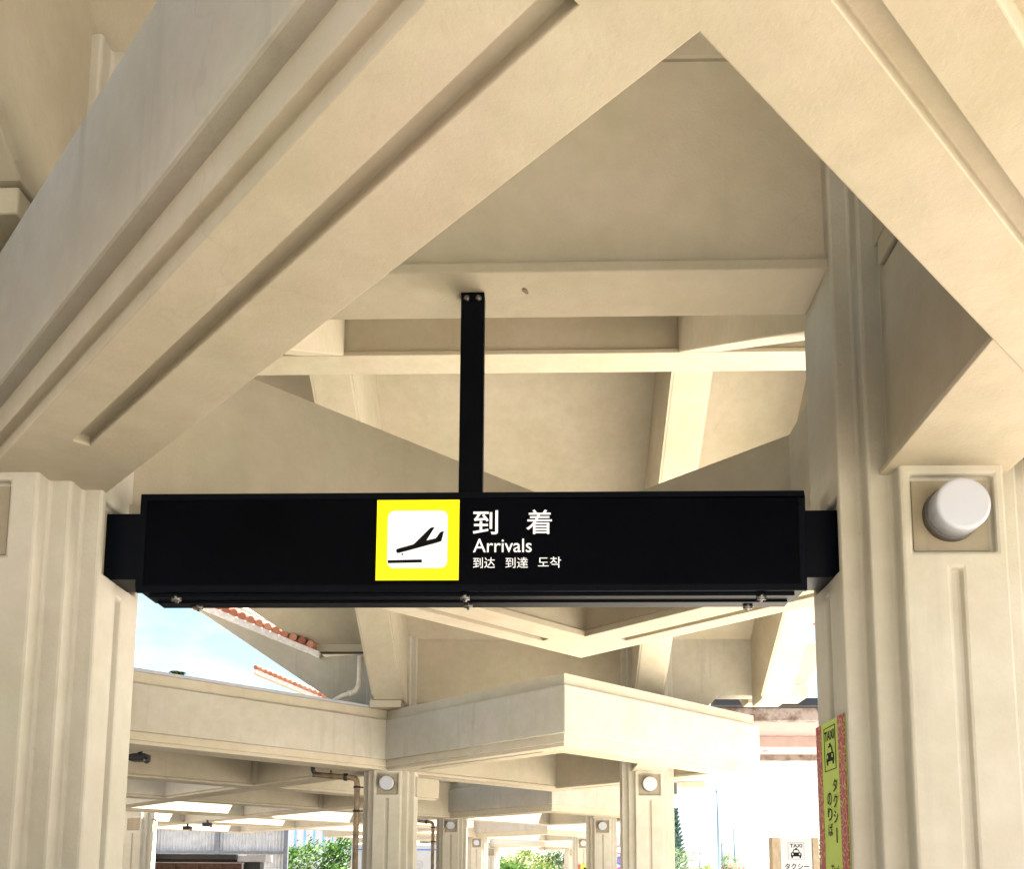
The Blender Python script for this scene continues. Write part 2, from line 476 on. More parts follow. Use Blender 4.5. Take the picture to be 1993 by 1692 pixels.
LX, RXP = CX - 0.5, CX + 0.5
ordin = ['nearest', 'second', 'third', 'fourth', 'fifth']
plab_l = ['cream concrete pillar carrying the left end of the black arrivals sign',
          'cream pillar on the left below the canopy valley, with a brown drainpipe at its side',
          'shaded cream pillar with round lamp, next to the thinner farther drainpipe',
          'small far pillar with round lamp, left of the green hedge gap',
          'farthest small pillar at the left edge of the green hedge gap']
plab_r = ['large cream pillar at right bearing the lime taxi banner on its side',
          'cream pillar with round lamp under the sunlit canopy corner',
          'shaded cream pillar with round lamp beside the round coloured notices',
          'small far pillar with round lamp and a little lime banner',
          'farthest small pillar at the right edge of the green hedge gap']
G_P = 'cream concrete pillars of the colonnade'
pillars = {(0, 0): pillar('concrete_pillar', plab_l[0], G_P, LX, ZC, -0.019)}
proto = pillar('concrete_pillar', plab_r[0], G_P, RXP, ZC)
pillars[0, 1] = proto
for k in range(5):
    for s, x in ((0, LX), (1, RXP)):
        if k == 0: continue
        c = copy_tree(proto)
        c.location = P(x, ZC + k * L, GROUND)
        c['label'] = (plab_l if s == 0 else plab_r)[k]
        pillars[k, s] = c
c = copy_tree(proto); c.location = P(-2.70, ZC + 2 * L, GROUND)
c['label'] = 'cream pillar at far left in front of the corrugated fence'

# ------------------------------------------------------------------ wall lamps
def wall_lamp(label, px, py):
    cy = py - PB + REC_D - 0.002
    ch = 0.3775
    root = thing('wall_lamp', label, 'wall lamp', P(px, cy, ch), 'round wall lamps on the pillars')
    MB().lathe_y(px, cy, ch, [(0.0285, -0.001), (0.0285, 0.009), (0.0278, 0.010)], 40).build('lamp_base', M['grey'], root)
    MB().lathe_y(px, cy, ch, [(0.0272, 0.009), (0.0272, 0.0290), (0.0268, 0.0308), (0.0255, 0.0318), (0.0232, 0.0322)], 40).build('lamp_cover', M['lamp_glass'], root)
    return root
llab = {(0, 1): 'large white round lamp on the nearest right pillar above its slot',
        (1, 0): 'white round lamp on the pillar with the brown drainpipe',
        (1, 1): 'white round lamp on the pillar below the sunlit canopy corner',
        (2, 0): 'dim grey round lamp on the shaded pillar by the thinner drainpipe',
        (2, 1): 'dim grey round lamp on the shaded pillar by the coloured notices',
        (3, 0): 'tiny white lamp on the far pillar left of the hedge gap',
        (3, 1): 'tiny white lamp on the far pillar with the little lime banner'}
lamp0 = None
for (k, s), lab in llab.items():
    x, y = (LX, RXP)[s], ZC + k * L
    if lamp0 is None: lamp0 = wall_lamp(lab, x, y)
    else:
        c = copy_tree(lamp0); c.location = P(x, y - PB + REC_D - 0.002, 0.3775); c['label'] = lab

# ------------------------------------------------------------------ canopy rings
def ring_pts(cx, cy, p, h):
    q = p * R2
    return [(cx, cy - q, h), (cx + q, cy, h), (cx, cy + q, h), (cx - q, cy, h)]
def build_ring(mb, cx, cy, dh=0.0, slots=True, do=DO, di=DI):
    po, pi = do / R2, di / R2
    HH = HT - HB
    lip = 0.006
    pw = pi + 0.005
    po2 = po + 0.004
    prof = [(po - 0.007, HB), (po - 0.0072, HB + 0.0125), (po2, HB + 0.0115), (po2, HT), (pw, HT), (pw, HB + 0.013), (pi, HB + 0.011), (pi, HB)]
    rows = [ring_pts(cx, cy, p, h + dh) for p, h in prof]
    for i in range(len(rows) - 1):
        for k in range(4):
            mb.face([rows[i][k], rows[i][(k + 1) % 4], rows[i + 1][(k + 1) % 4], rows[i + 1][k]])
    po_, pi_ = po - 0.007, pi
    s0, s1 = 0.471, 0.4875              # slot across the beam
    for k in range(4):
        # local frame of a side: n outward, a along
        n = [(1 / R2, -1 / R2), (1 / R2, 1 / R2), (-1 / R2, 1 / R2), (-1 / R2, -1 / R2)][k]
        a = (-n[1], n[0])
        def pt(p, s, h): return (cx + n[0] * p + a[0] * s, cy + n[1] * p + a[1] * s, h + dh)
        if not slots:
            mb.face([pt(po_, -po_, HB), pt(po_, po_, HB), pt(pi_, pi_, HB), pt(pi_, -pi_, HB)]); continue
        la, lb = (-0.384, 0.27) if k in (0, 2) else (-0.27, 0.384)
        O = [pt(po_, -po_, HB), pt(po_, po_, HB), pt(pi_, pi_, HB), pt(pi_, -pi_, HB)]
        I = [pt(s1, la, HB), pt(s1, lb, HB), pt(s0, lb, HB), pt(s0, la, HB)]
        J = [pt(s1, la, HB + 0.0095), pt(s1, lb, HB + 0.0095), pt(s0, lb, HB + 0.0095), pt(s0, la, HB + 0.0095)]
        for i in range(4):
            j = (i + 1) % 4
            mb.face([O[i], O[j], I[j], I[i]])
            mb.face([I[i], I[j], J[j], J[i]])
        mb.face(J)
def build_fascia(cx, cy, k, parent, dh=0.0):
    """one raised board of the fascia on one side of the ring, mitred at the corners"""
    po = DO / R2
    HH = HT - HB
    h0, h1 = HB + 0.165 * HH + dh, HB + 0.825 * HH + dh
    mb = MB()
    A, B = ring_pts(cx, cy, po - 0.003, 0), ring_pts(cx, cy, po + 0.0195, 0)
    k1 = (k + 1) % 4
    q = [A[k], A[k1], B[k1], B[k]]
    # cut 1 mm short of the mitre so that neighbouring boards never share a face
    mb.face([(x, y, h0) for x, y, _ in q]); mb.face([(x, y, h1) for x, y, _ in q])
    for i in range(4):
        j = (i + 1) % 4
        mb.face([(q[i][0], q[i][1], h0), (q[j][0], q[j][1], h0), (q[j][0], q[j][1], h1), (q[i][0], q[i][1], h1)])
    return mb.build('fascia_board', M['fascia'], parent, bevel=0.012)
def canopy(label, cy):
    root = thing('concrete_canopy', label, 'canopy', P(RX, cy, HB), 'square concrete canopies over the colonnade')
    mb = MB(); build_ring(mb, RX, cy)
    mb.build('ring_beam', M['concrete'], root, bevel=0.005)
    for k in range(4): build_fascia(RX, cy, k, root)
    xa, xb = RXP - 0.065, RXP + 0.065
    di = DI
    sb = MB()
    e = 0.003
    h0_ = HB + 0.0008
    sect = [(xa, h0_), (xb, h0_), (xb, HT - 0.001), (xa + 0.010, HT - 0.001), (xa + 0.010, HB + 0.0075), (xa, HB + 0.0065)]
    sb.prism(sect, lambda p, q, s: (p, s, q), cy - 0.335, cy + 0.335)
    sb.build('side_beam', M['concrete'], root, bevel=0.004)
    ck = MB()
    tip = RX + DI
    ck.prism([(xb - 0.01, cy - (tip - xb) - 0.005), (tip + 0.01, cy), (xb - 0.01, cy + (tip - xb) + 0.005)], lambda p, q, s: (p, q, s), HT - 0.03, HT - 0.004)
    ck.build('coffer_slab', M['concrete'], root)
    return root
clab = ['cream square canopy ring overhead, its pointed corner cut off by the picture top',
        'cream canopy with pointed sunlit fascia below the arrivals sign',
        'shaded canopy seen beneath the pointed sunlit fascia',
        'far canopy ring with bright front edge over the small pillars',
        'farthest canopy ring just above the green hedge gap']
can0 = canopy(clab[0], RZ)
for k in range(1, 5):
    c = copy_tree(can0); c.location = P(RX, RZ + k * L, HB); c['label'] = clab[k]

# the lattice canopy that carries on to the left behind the second pillar line
root = thing('lattice_canopy', 'wide cream lattice canopy on the left with crossing diagonal beams and grey stained fascia', 'canopy', P(-1.24, RZ + L, HB))
cells = []
for i, cx in enumerate((-1.284, -2.602, -3.92)):
    for j in range(1, 5 if i == 0 else 3):
        cells.append((cx, RZ - 0.04 + j * L, 0.001 + 0.0004 * i))
        if j < (4 if i == 0 else 3): cells.append((cx, RZ - 0.04 + (j + 0.5) * L, 0.0022 + 0.0004 * i))
near = [(cx, RZ - 0.04 + j * L, 0.001 + 0.0004 * i) for i, cx in enumerate((-1.284, -2.602, -3.92)) for j in (-1, 0)]  # unseen cells added out of view to darken the left side
cells += near + [(cx, RZ - 0.04 - 0.5 * L, 0.0022 + 0.0004 * i) for i, cx in enumerate((-1.284, -2.602, -3.92))]  # unseen in-between cells likewise added for shade
for cx, cy, dh in cells:
    mb = MB(); build_ring(mb, cx, cy, dh, slots=False)
    mb.build('ring_beam', M['concrete'], root, bevel=0.010)
for i, cx in enumerate((-1.284, -2.602)):
    for k in (0, 3): build_fascia(cx, RZ - 0.04 + L, k, root, 0.001 + 0.0004 * i)
d_ = MB()
for cx, cy, dh in cells[:9]:
    pass
# deck seen over the first cell; decks on other cells added to block light
q = DI + 0.02
for cx, cy in [(-1.284, RZ - 0.04 + L)] + [(cx, cy) for cx, cy, _ in cells if cy < RZ + 0.5 or (cx > -1.5 and RZ + L < cy < RZ + 1.8 * L) or (cx < -1.5 and cy < RZ + 1.2 * L)]:
    dk = MB()
    dk.prism([(cx, cy - q), (cx + q, cy), (cx, cy + q), (cx - q, cy)], lambda p, q_, s: (p, q_, s), HT - 0.05, HT - 0.03)
    dk.build('roof_and_shade_deck', M['concrete'], root)
cp = MB()
po = DO / R2
A, B = ring_pts(-1.284, RZ - 0.04 + L, po - 0.06, 0), ring_pts(-1.284, RZ - 0.04 + L, po + 0.004, 0)
qd = [A[0], A[1], B[1], B[0]]
for h0, h1 in ((HT + 0.0015, HT + 0.012),):
    cp.face([(x, y, h0) for x, y, _ in qd]); cp.face([(x, y, h1) for x, y, _ in qd])
    for i in range(4):
        j = (i + 1) % 4
        cp.face([(qd[i][0], qd[i][1], h0), (qd[j][0], qd[j][1], h0), (qd[j][0], qd[j][1], h1), (qd[i][0], qd[i][1], h1)])
cp.build('metal_coping', M['lightgrey'], root, bevel=0.004)

# ------------------------------------------------------------------ cross walls with their tie beams
def cross_wall(label, py):
    root = thing('cross_wall', label, 'wall', P(CX, py, 0.686), 'high cross walls between the pillars')
    tw = 0.044
    x0, x1 = LX + PC - 0.004, RXP - PC + 0.004
    tb = MB()
    sect = [(-tw, 0.686), (tw, 0.686), (tw, 0.698), (tw - 0.004, 0.7015), (-tw + 0.004, 0.7015), (-tw, 0.698)]
    tb.prism(sect, lambda p, q, s: (s, py + p, q), x0, x1)
    tb.build('tie_beam', M['concrete'], root, bevel=0.008)
    wp = MB()
    wp.prism([(x0, 0.701), (x1, 0.701), (x1, 0.97), (x0, 0.97)], lambda p, q, s: (p, py + s, q), -tw + 0.0075, tw - 0.0075)
    wp.build('wall_panel', M['concrete'], root)
    rs = MB()
    rs.prism([(CX + 0.062 + 0.0035 * math.cos(i) * (1 + 0.3 * math.sin(5 * i)), py - 0.010 + 0.005 * math.sin(i + 0.6)) for i in [j * 0.5236 for j in range(12)]], lambda p, q, s: (p, q, s), 0.6848, 0.6862)
    rs.build('rust_mark', M['pipe_brown'], root)
    cn = MB(); cn.box(x0, x1, py - tw + 0.003, py + tw - 0.003, 0.954, 0.960)
    cn.build('cornice', M['concrete'], root)
    rw = MB()
    xr = RXP + PC - 0.004
    rw.prism([(xr, 0.53), (0.702, 0.733), (0.982, 0.733), (1.035, 0.745), (1.055, 0.80), (1.15, 0.94), (xr, 0.97)], lambda p, q, s: (p, py + s, q), -tw + 0.004, tw - 0.004)
    rw.build('right_wing', M['fascia'], root, bevel=0.01)
    cb = MB(); cb.box(0.972, 1.04, py - tw - 0.03, py + tw + 0.03, 0.722, 0.765)
    cb.build('corbel', M['concrete'], root, bevel=0.008)
    lw = MB()
    xl = LX - PC + 0.004
    lw.prism([(xl, 0.62), (xl, 0.905), (-0.88, 0.885), (-1.0, 0.936), (-1.38, 1.096), (-1.95, 1.335), (-1.95, 1.325), (-1.372, 1.088), (-0.994, 0.835), (-0.807, 0.712), (-0.70, 0.66)][::-1],
             lambda p, q, s: (p, py + s, q), -tw + 0.006, tw - 0.006)
    lw.build('left_wing', M['fascia'], root)
    co = MB()
    line = [(-0.70, 0.9), (-0.865, 0.878), (-1.0, 0.934), (-1.95, 1.333)]
    for a, b_ in zip(line[1:-1], line[2:]):
        co.prism([a, (a[0], a[1] + 0.027), (b_[0], b_[1] + 0.027), b_], lambda p, q, s: (p, py + s, q), -tw - 0.02, tw + 0.02)
    co.build('coping', M['mortar'], root, bevel=0.006)
    tl = MB()
    (xa, ha), (xb, hb_) = (-0.90, 0.914), (-1.93, 1.3465)
    nT = 31
    for i in range(nT):
        f = i / (nT - 1)
        x, h = xa + (xb - xa) * f, ha + (hb_ - ha) * f + 0.018
        tl.tube([(x, py - tw - 0.028, h), (x, py + tw + 0.03, h + 0.03)], 0.0145, 12)
        tl.box(x - 0.016, x + 0.016, py - tw - 0.012, py + tw, h - 0.02, h - 0.006)
    tl.build('roof_tiles', M['tile'], root)
    return root
wlab = ['high cross wall above the arrivals sign, its tie beam holding the sign hanger',
        'cross wall behind the pointed sunlit fascia, with red tile ends on its left wing',
        'farther cross wall whose red tile ends show just above the left canopy']
wall0 = cross_wall(wlab[0], ZC)
for k in (1, 2):
    c = copy_tree(wall0); c.location = P(CX, ZC + k * L, 0.686 + (0.09 if k == 2 else 0)); c['label'] = wlab[k]

# ------------------------------------------------------------------ gable roofs between the cross walls
def gable_roof(label, py):
    """roof from the wall line py to the next one; ridge in the middle"""
    zr = py + ZR
    root = thing('gable_roof', label, 'roof', P(0.0, zr, HRIDGE), 'pitched roofs between the cross walls')
    rb = MB()
    w_ = 0.0463
    sect = [(-w_, HRIDGE), (w_, HRIDGE), (w_, HRIDGE + 0.012), (w_ - 0.006, HRIDGE + 0.016), (w_ - 0.006, 1.86), (-w_ + 0.006, 1.86), (-w_ + 0.006, HRIDGE + 0.016), (-w_, HRIDGE + 0.012)]
    rb.prism(sect, lambda p, q, s: (s, zr + p, q), -1.58, 1.08)
    rb.build('ridge_beam', M['concrete'], root, bevel=0.008)
    zend = L / 2 - 0.036
    for sgn in (-1, 1):
        for xa, xb in ((-0.622, -0.513), (0.362, 0.463), (0.832, 0.933)):
            rf = MB()
            d0 = w_ - 0.003
            rs_ = RS if sgn > 0 else 0.567
            lo = lambda dd: HRIDGE - rs_ * (dd - w_)
            up = lambda dd: CEIL_H + CS * (zend - dd) + 0.01
            zf_ = 1.133 if sgn > 0 else 1.20
            poly = [(d0, lo(d0) + 0.0015), (zf_, lo(zf_)), (zend, lo(zf_)), (zend, up(zend)), (d0, up(d0))]
            rf.prism(poly, lambda p, q, s: (s, zr + sgn * p, q), xa, xb)
            rf.build('rafter', M['concrete'], root, bevel=0.012)
            # proud strip along both lower arrises
            if sgn < 0: continue
            st = MB()
            for xe, xf in ((xa - 0.005, xa + 0.002), (xb - 0.002, xb + 0.005)):
                st.prism([(d0, lo(d0) + 0.003), (1.12, lo(1.12) + 0.003), (1.12, lo(1.12) + 0.018), (d0, lo(d0) + 0.018)], lambda p, q, s: (s, zr + sgn * p, q), xe, xf)
            st.build('rafter_lip', M['concrete'], root)
    for sgn in (-1, 1):
        cl = MB()
        hc = lambda dd: CEIL_H + CS * (zend - dd)
        outl = [(1.10, 0.0), (1.10, zend - 0.10), (0.90, zend + 0.06), (-0.62, zend + 0.06), (-0.70, zend + 0.057), (-0.893, zend + 0.057), (-1.142, zend - 0.151), (-1.60, zend - 0.533), (-1.60, 0.0)]
        n = len(outl)
        th = 0.035
        cl.face([(x, zr + sgn * dd, hc(dd)) for x, dd in outl])
        cl.face([(x, zr + sgn * dd, hc(dd) + th) for x, dd in outl])
        for i in range(n):
            (xa, da), (xb, db) = outl[i], outl[(i + 1) % n]
            cl.face([(xa, zr + sgn * da, hc(da)), (xb, zr + sgn * db, hc(db)), (xb, zr + sgn * db, hc(db) + th), (xa, zr + sgn * da, hc(da) + th)])
        cl.build('ceiling_slab', M['concrete'], root)
        tb = MB()
        nx = 58
        for i in range(nx):
            x = -1.58 + 2.66 * i / (nx - 1)
            e = zend - 0.03 if x > -0.85 else zend - 0.03 - (-0.85 - x) * 0.86
            tb.tube([(x, zr + sgn * 0.0, hc(0) + th + 0.004), (x, zr + sgn * e, hc(e) + th + 0.004)], 0.0165, 8)
        tb.build('tile_rows', M['tile'], root)
    # two-step gable end boards
    return root
rlab = ['pitched concrete roof directly overhead, its ceiling only glimpsed at the upper left corner',
        'pitched concrete roof framed by the ring opening, with ridge beam and bright ceiling',
        'farther pitched roof behind the second cross wall']
roof0 = gable_roof(rlab[0], ZC - L)
for k in (1, 2):
    c = copy_tree(roof0); c.location = P(0, ZC + (k - 1) * L + ZR, HRIDGE); c['label'] = rlab[k]

# ------------------------------------------------------------------ lettering helpers
def text_mesh(name, jobs, mat, parent, place, thick=0.0003):
    """jobs: [(body, u0, u1, v0, v1, weight)], each fitted to its rectangle and linked as one mesh per line"""
    if len(jobs) > 1:
        return [text_mesh(name, [j], mat, parent, place, thick) for j in jobs]
    bm = bmesh.new()
    o0 = origin_of(parent)
    for body, u0, u1, v0, v1, wt in jobs:
        cu = bpy.data.curves.new('tmp', 'FONT')
        cu.body = body
        cu.size = 1.0
        cu.offset = wt
        cu.resolution_u = 6
        ob = bpy.data.objects.new('tmp', cu)
        COL.objects.link(ob)
        dg = bpy.context.evaluated_depsgraph_get()
        dg.update()
        me = bpy.data.meshes.new_from_object(ob.evaluated_get(dg))
        bpy.data.objects.remove(ob)
        if len(me.vertices) == 0: continue
        xs = [v.co.x for v in me.vertices]; ys = [v.co.y for v in me.vertices]
        ax, bx, ay, by = min(xs), max(xs), min(ys), max(ys)
        def mapd(co, d):
            u = u0 + (u1 - u0) * (co.x - ax) / max(1e-6, bx - ax)
            v = v0 + (v1 - v0) * (co.y - ay) / max(1e-6, by - ay)
            return P(*place(u, v, d)) - o0
        tmp = bmesh.new(); tmp.from_mesh(me)
        bmesh.ops.remove_doubles(tmp, verts=tmp.verts, dist=1e-5)
        vm = {v: bm.verts.new(mapd(v.co, thick)) for v in tmp.verts}
        for f in tmp.faces:
            try: bm.faces.new([vm[v] for v in f.verts])
            except ValueError: pass
        tmp.free()
        bpy.data.meshes.remove(me)
    me = bpy.data.meshes.new(name)
    bm.normal_update()
    bm.to_mesh(me); bm.free()
    return link_mesh(name, me, mat, parent)
def flat(name, polys, mat, parent, place, d0, d1):
    mb = MB()
    for poly in polys:
        mb.prism(poly, lambda p, q, s: place(p, q, s), d0, d1)
    return mb.build(name, mat, parent, merge=False)
def rrect(u0, u1, v0, v1, r, rv=None, n=6):
    rv = rv or r
    pts = []
    for cu_, cv_, a0 in ((u1 - r, v1 - rv, 0), (u0 + r, v1 - rv, 90), (u0 + r, v0 + rv, 180), (u1 - r, v0 + rv, 270)):
        for i in range(n + 1):
            a = math.radians(a0 + 90 * i / n)
            pts.append((cu_ + r * math.cos(a), cv_ + rv * math.sin(a)))
    return pts
def frame_polys(u0, u1, v0, v1, t):
    return [[(u0, v0), (u1, v0), (u1, v0 + t), (u0, v0 + t)], [(u0, v1 - t), (u1, v1 - t), (u1, v1), (u0, v1)],
            [(u0, v0 + t), (u0 + t, v0 + t), (u0 + t, v1 - t), (u0, v1 - t)], [(u1 - t, v0 + t), (u1, v0 + t), (u1, v1 - t), (u1 - t, v1 - t)]]

# ------------------------------------------------------------------ the arrivals sign
YF, YB = 1.0060, 1.0600
SX0, SX1, SH0, SH1 = -0.4478, 0.2926, 0.3188, 0.4330
sign = thing('arrivals_sign', 'long black hanging sign with yellow arrivals pictogram and white lettering', 'sign', P(-0.078, 1.033, SH0))
mb = MB(); mb.box(SX0, SX1, YF + 0.0015, YB, SH0 + 0.0035, SH1)
mb.build('sign_box', M['black'], sign, bevel=0.004)
# front frame
fr = MB()
T = 0.0075
def sp(u, v, d): return (u, YF - d, v)
for poly in frame_polys(SX0, SX1, SH0, SH1, T): fr.prism(poly, lambda p, q, s: sp(p, q, s), -0.004, 0.0012)
fr.build('front_frame', M['black'], sign, bevel=0.003)
mb = MB(); mb.prism([(SX0 + T, SH0 + T), (SX1 - T, SH0 + T), (SX1 - T, SH1 - T), (SX0 + T, SH1 - T)], lambda p, q, s: sp(p, q, s), -0.003, 0.0)
mb.build('face_panel', M['black_face'], sign)
ur = MB()
ur.box(SX0 + 0.012, SX1 - 0.012, YF + 0.006, YB - 0.004, SH0 - 0.0035, SH0 + 0.004)
ur.box(SX0 + 0.016, SX1 - 0.016, YF + 0.022, YF + 0.026, SH0 - 0.0060, SH0 - 0.0033)
ur.build('bottom_rail', M['black'], sign, bevel=0.003)
for x, y in ((-0.405, YF + 0.008), (-0.392, YF + 0.040), (-0.0815, YF + 0.006), (-0.0800, YF + 0.036), (0.2445, YF + 0.008), (0.2370, YF + 0.042)):
    lt = MB()
    lt.tube([(x - 0.005, y, SH0 - 0.0052), (x + 0.005, y, SH0 - 0.0052)], 0.0030, 10)
    lt.tube([(x, y - 0.003, SH0 - 0.002), (x, y + 0.003, SH0 - 0.0085)], 0.0022, 8)
    lt.build('latch', M['steel'], sign)
for xa, xb in ((LX + PB - REC_D - 0.002 + 0.004, SX0 + 0.004), (SX1 - 0.004, RXP - PB + REC_D + 0.002 - 0.004)):
    br = MB(); br.box(xa, xb, 1.008, 1.056, 0.3345, 0.4112)
    br.build('end_bracket', M['black'], sign, bevel=0.004)
hx0, hx1 = -0.0915, -0.0640
mb = MB(); mb.box(hx0, hx1, 1.0235, 1.0410, SH1 - 0.003, 0.6858)
hg = mb.build('hanger', M['black'], sign, bevel=0.003)
for x in (hx0 + 0.0070, hx1 - 0.0070):
    bt = MB(); bt.lathe_y(x, 1.0235, 0.6775, [(0.0038, 0), (0.0038, 0.001), (0.0030, 0.003), (0.0014, 0.0042)], 14)
    bt.build('bolt', M['steel'], hg)
# pictogram: pixel of the photograph -> place on the sign face
def sx(px, py): return -0.1804 + (px + (py - 975) * 4 / 156 - 735) * 0.000576
def sh(py): return 0.4245 - (py - 975) * 0.000595
def z4(a, b_): return 650 + a / 3.3217, 900 + b_ / 3.3217
flat('yellow_plate', [[(-0.1804, 0.3317), (-0.0885, 0.3317), (-0.0885, 0.4243), (-0.1804, 0.4243)]], M['yellow'], sign, sp, -0.001, 0.0006)
flat('white_tile', [rrect(-0.1680, -0.1013, 0.3455, 0.4117, 0.0075)], M['white'], sign, sp, 0.0, 0.0010)
def pp(a, b_):
    x, y = z4(a, b_); return (sx(x, y), sh(y))
plane = [(404, 588), (402, 577), (408, 568), (418, 565), (512, 539), (525, 529), (622, 434), (632, 430), (651, 428), (597, 514), (655, 501), (664, 492), (682, 466), (690, 459), (710, 454), (693, 519), (660, 530), (420, 594), (410, 594)]
dot = [(442 + 6 * math.cos(a * math.pi / 6), 602 + 6 * math.sin(a * math.pi / 6)) for a in range(12)]
runway = [(349, 640), (566, 636), (568, 656), (348, 659)]
flat('aircraft_symbol', [[pp(*q) for q in poly] for poly in (plane, dot, runway)], M['ink'], sign, sp, 0.0004, 0.0013)
def sj(body, x0, x1, y0, y1, wt):
    ym = (y0 + y1) / 2
    return (body, sx(x0, ym), sx(x1, ym), sh(y1), sh(y0), wt)
text_mesh('lettering', [sj('到', 919.9, 968.2, 996.3, 1043.1, 0.010), sj('着', 1022.8, 1072, 995.5, 1042.9, 0.006),
                        sj('Arrivals', 919.6, 1032.2, 1051.5, 1078, 0.003),
                        sj('到达', 919, 961, 1087.6, 1108, 0.0), sj('到達', 981.1, 1024.2, 1087.6, 1108, -0.002), sj('도착', 1043.5, 1087.6, 1086.8, 1107.8, 0.0)],
          M['white'], sign, sp, 0.0006)

# ------------------------------------------------------------------ taxi pictures
def taxi_symbol(name, u0, u1, v0, v1, mat, back, parent, place, d, thin=0.0004):
    """front view of a taxi: roof light, cabin, body, headlights, wheels"""
    W_, H_ = u1 - u0, v1 - v0
    f = lambda a, b_: (u0 + a * W_, v0 + b_ * H_)
    black = [[f(.40, .90), f(.60, .90), f(.58, 1.0), f(.42, 1.0)],
             [f(.14, .56), f(.26, .84), f(.32, .89), f(.68, .89), f(.74, .84), f(.86, .56), f(.95, .53), f(1.0, .44), f(1.0, .17), f(0, .17), f(0, .44), f(.05, .53)],
             [f(.04, .18), f(.20, .18), f(.18, .0), f(.06, .0)], [f(.80, .18), f(.96, .18), f(.94, .0), f(.82, .0)]]
    def disc(a, b_, r): return [f(a + r * math.cos(i * math.pi / 8), b_ + r * 1.25 * math.sin(i * math.pi / 8)) for i in range(16)]
    s = flat(name, black, mat, parent, place, d, d + thin)
    flat('cut_out', [[f(.24, .57), f(.33, .80), f(.67, .80), f(.76, .57)], disc(.17, .39, .075), disc(.83, .39, .075)], back, s, place, d + thin * 0.5, d + thin * 2)
    return s

# ------------------------------------------------------------------ lime taxi banner on the right pillar
BX = RXP - PB - 0.0016
ban = thing('taxi_banner', 'tall lime green banner with red flowered borders and black taxi lettering on the right pillar', 'banner', P(BX, 1.036, -0.16))
BY0, BY1, BH0, BH1 = 0.9865, 1.0865, -0.16, 0.1800
def bp(u, v, d): return (BX - d, BY1 + (BY0 - BY1) * u, v)
mb = MB(); mb.prism([(0, BH0), (1, BH0), (1, BH1), (0, BH1)], bp, -0.0012, 0.0)
mb.build('banner_sheet', M['lime'], ban)
flat('flowered_border', [[(0.0, BH0), (0.19, BH0), (0.19, BH1), (0.0, BH1)], [(0.78, BH0), (1.0, BH0), (1.0, BH1), (0.78, BH1)]], M['flower'], ban, bp, -0.0005, 0.0004)
def bh(py): return 0.180 - (py - 1402) * 0.000566
flat('symbol_frame', frame_polys(0.29, 0.69, bh(1499), bh(1413), 0.0016) if False else
     [[(0.29, bh(1499)), (0.69, bh(1499)), (0.69, bh(1497.5)), (0.29, bh(1497.5))], [(0.29, bh(1414.5)), (0.69, bh(1414.5)), (0.69, bh(1413)), (0.29, bh(1413))],
      [(0.29, bh(1497.5)), (0.302, bh(1497.5)), (0.302, bh(1414.5)), (0.29, bh(1414.5))], [(0.678, bh(1497.5)), (0.69, bh(1497.5)), (0.69, bh(1414.5)), (0.678, bh(1414.5))]], M['ink'], ban, bp, -0.0003, 0.0004)
taxi_symbol('taxi_symbol', 0.365, 0.625, bh(1488), bh(1446), M['ink'], M['lime'], ban, bp, 0.0002)
def vcol(chars, u0, u1, y0, y1, wt):
    n = len(chars); out_ = []
    s = (y1 - y0) / n
    for i, ch in enumerate(chars):
        a, b_ = y0 + i * s + s * 0.08, y0 + (i + 1) * s - s * 0.08
        out_.append((ch, u0, u1, bh(b_), bh(a), wt))
    return out_
jobs = [('TAXI', 0.325, 0.655, bh(1440), bh(1421), 0.02)] + vcol('タクシ', 0.55, 0.70, 1515, 1605, 0.012) + vcol('のりば', 0.345, 0.50, 1539, 1628, 0.012)
jobs += [('Taxi', 0.40, 0.66, bh(1700), bh(1682), 0.012)]
text_mesh('lettering', jobs, M['ink'], ban, bp, 0.0006)
flat('long_vowel_mark', [[(0.618, bh(1640)), (0.638, bh(1640)), (0.638, bh(1612)), (0.618, bh(1612))]], M['ink'], ban, bp, 0.0, 0.0006)

# the same banner, small, on the fourth right pillar
BYF = ZC + 3 * L - PB - 0.0016
sb_ = thing('taxi_banner', 'tiny lime banner with red border on a far pillar', 'banner', P(RXP, BYF, -0.1))
def fp(u, v, d): return (RXP - 0.05 + 0.1 * u, BYF - d, v)
mb = MB(); mb.prism([(0, -0.1), (1, -0.1), (1, 0.18), (0, 0.18)], fp, -0.0012, 0.0)
mb.build('banner_sheet', M['lime'], sb_)
flat('flowered_border', [[(0, -0.1), (0.25, -0.1), (0.25, 0.18), (0, 0.18)]], M['flower'], sb_, fp, -0.0005, 0.0006)
flat('dark_mark', [[(0.5, 0.135), (0.85, 0.135), (0.8, 0.15), (0.55, 0.15)]], M['ink'], sb_, fp, -0.0003, 0.0006)

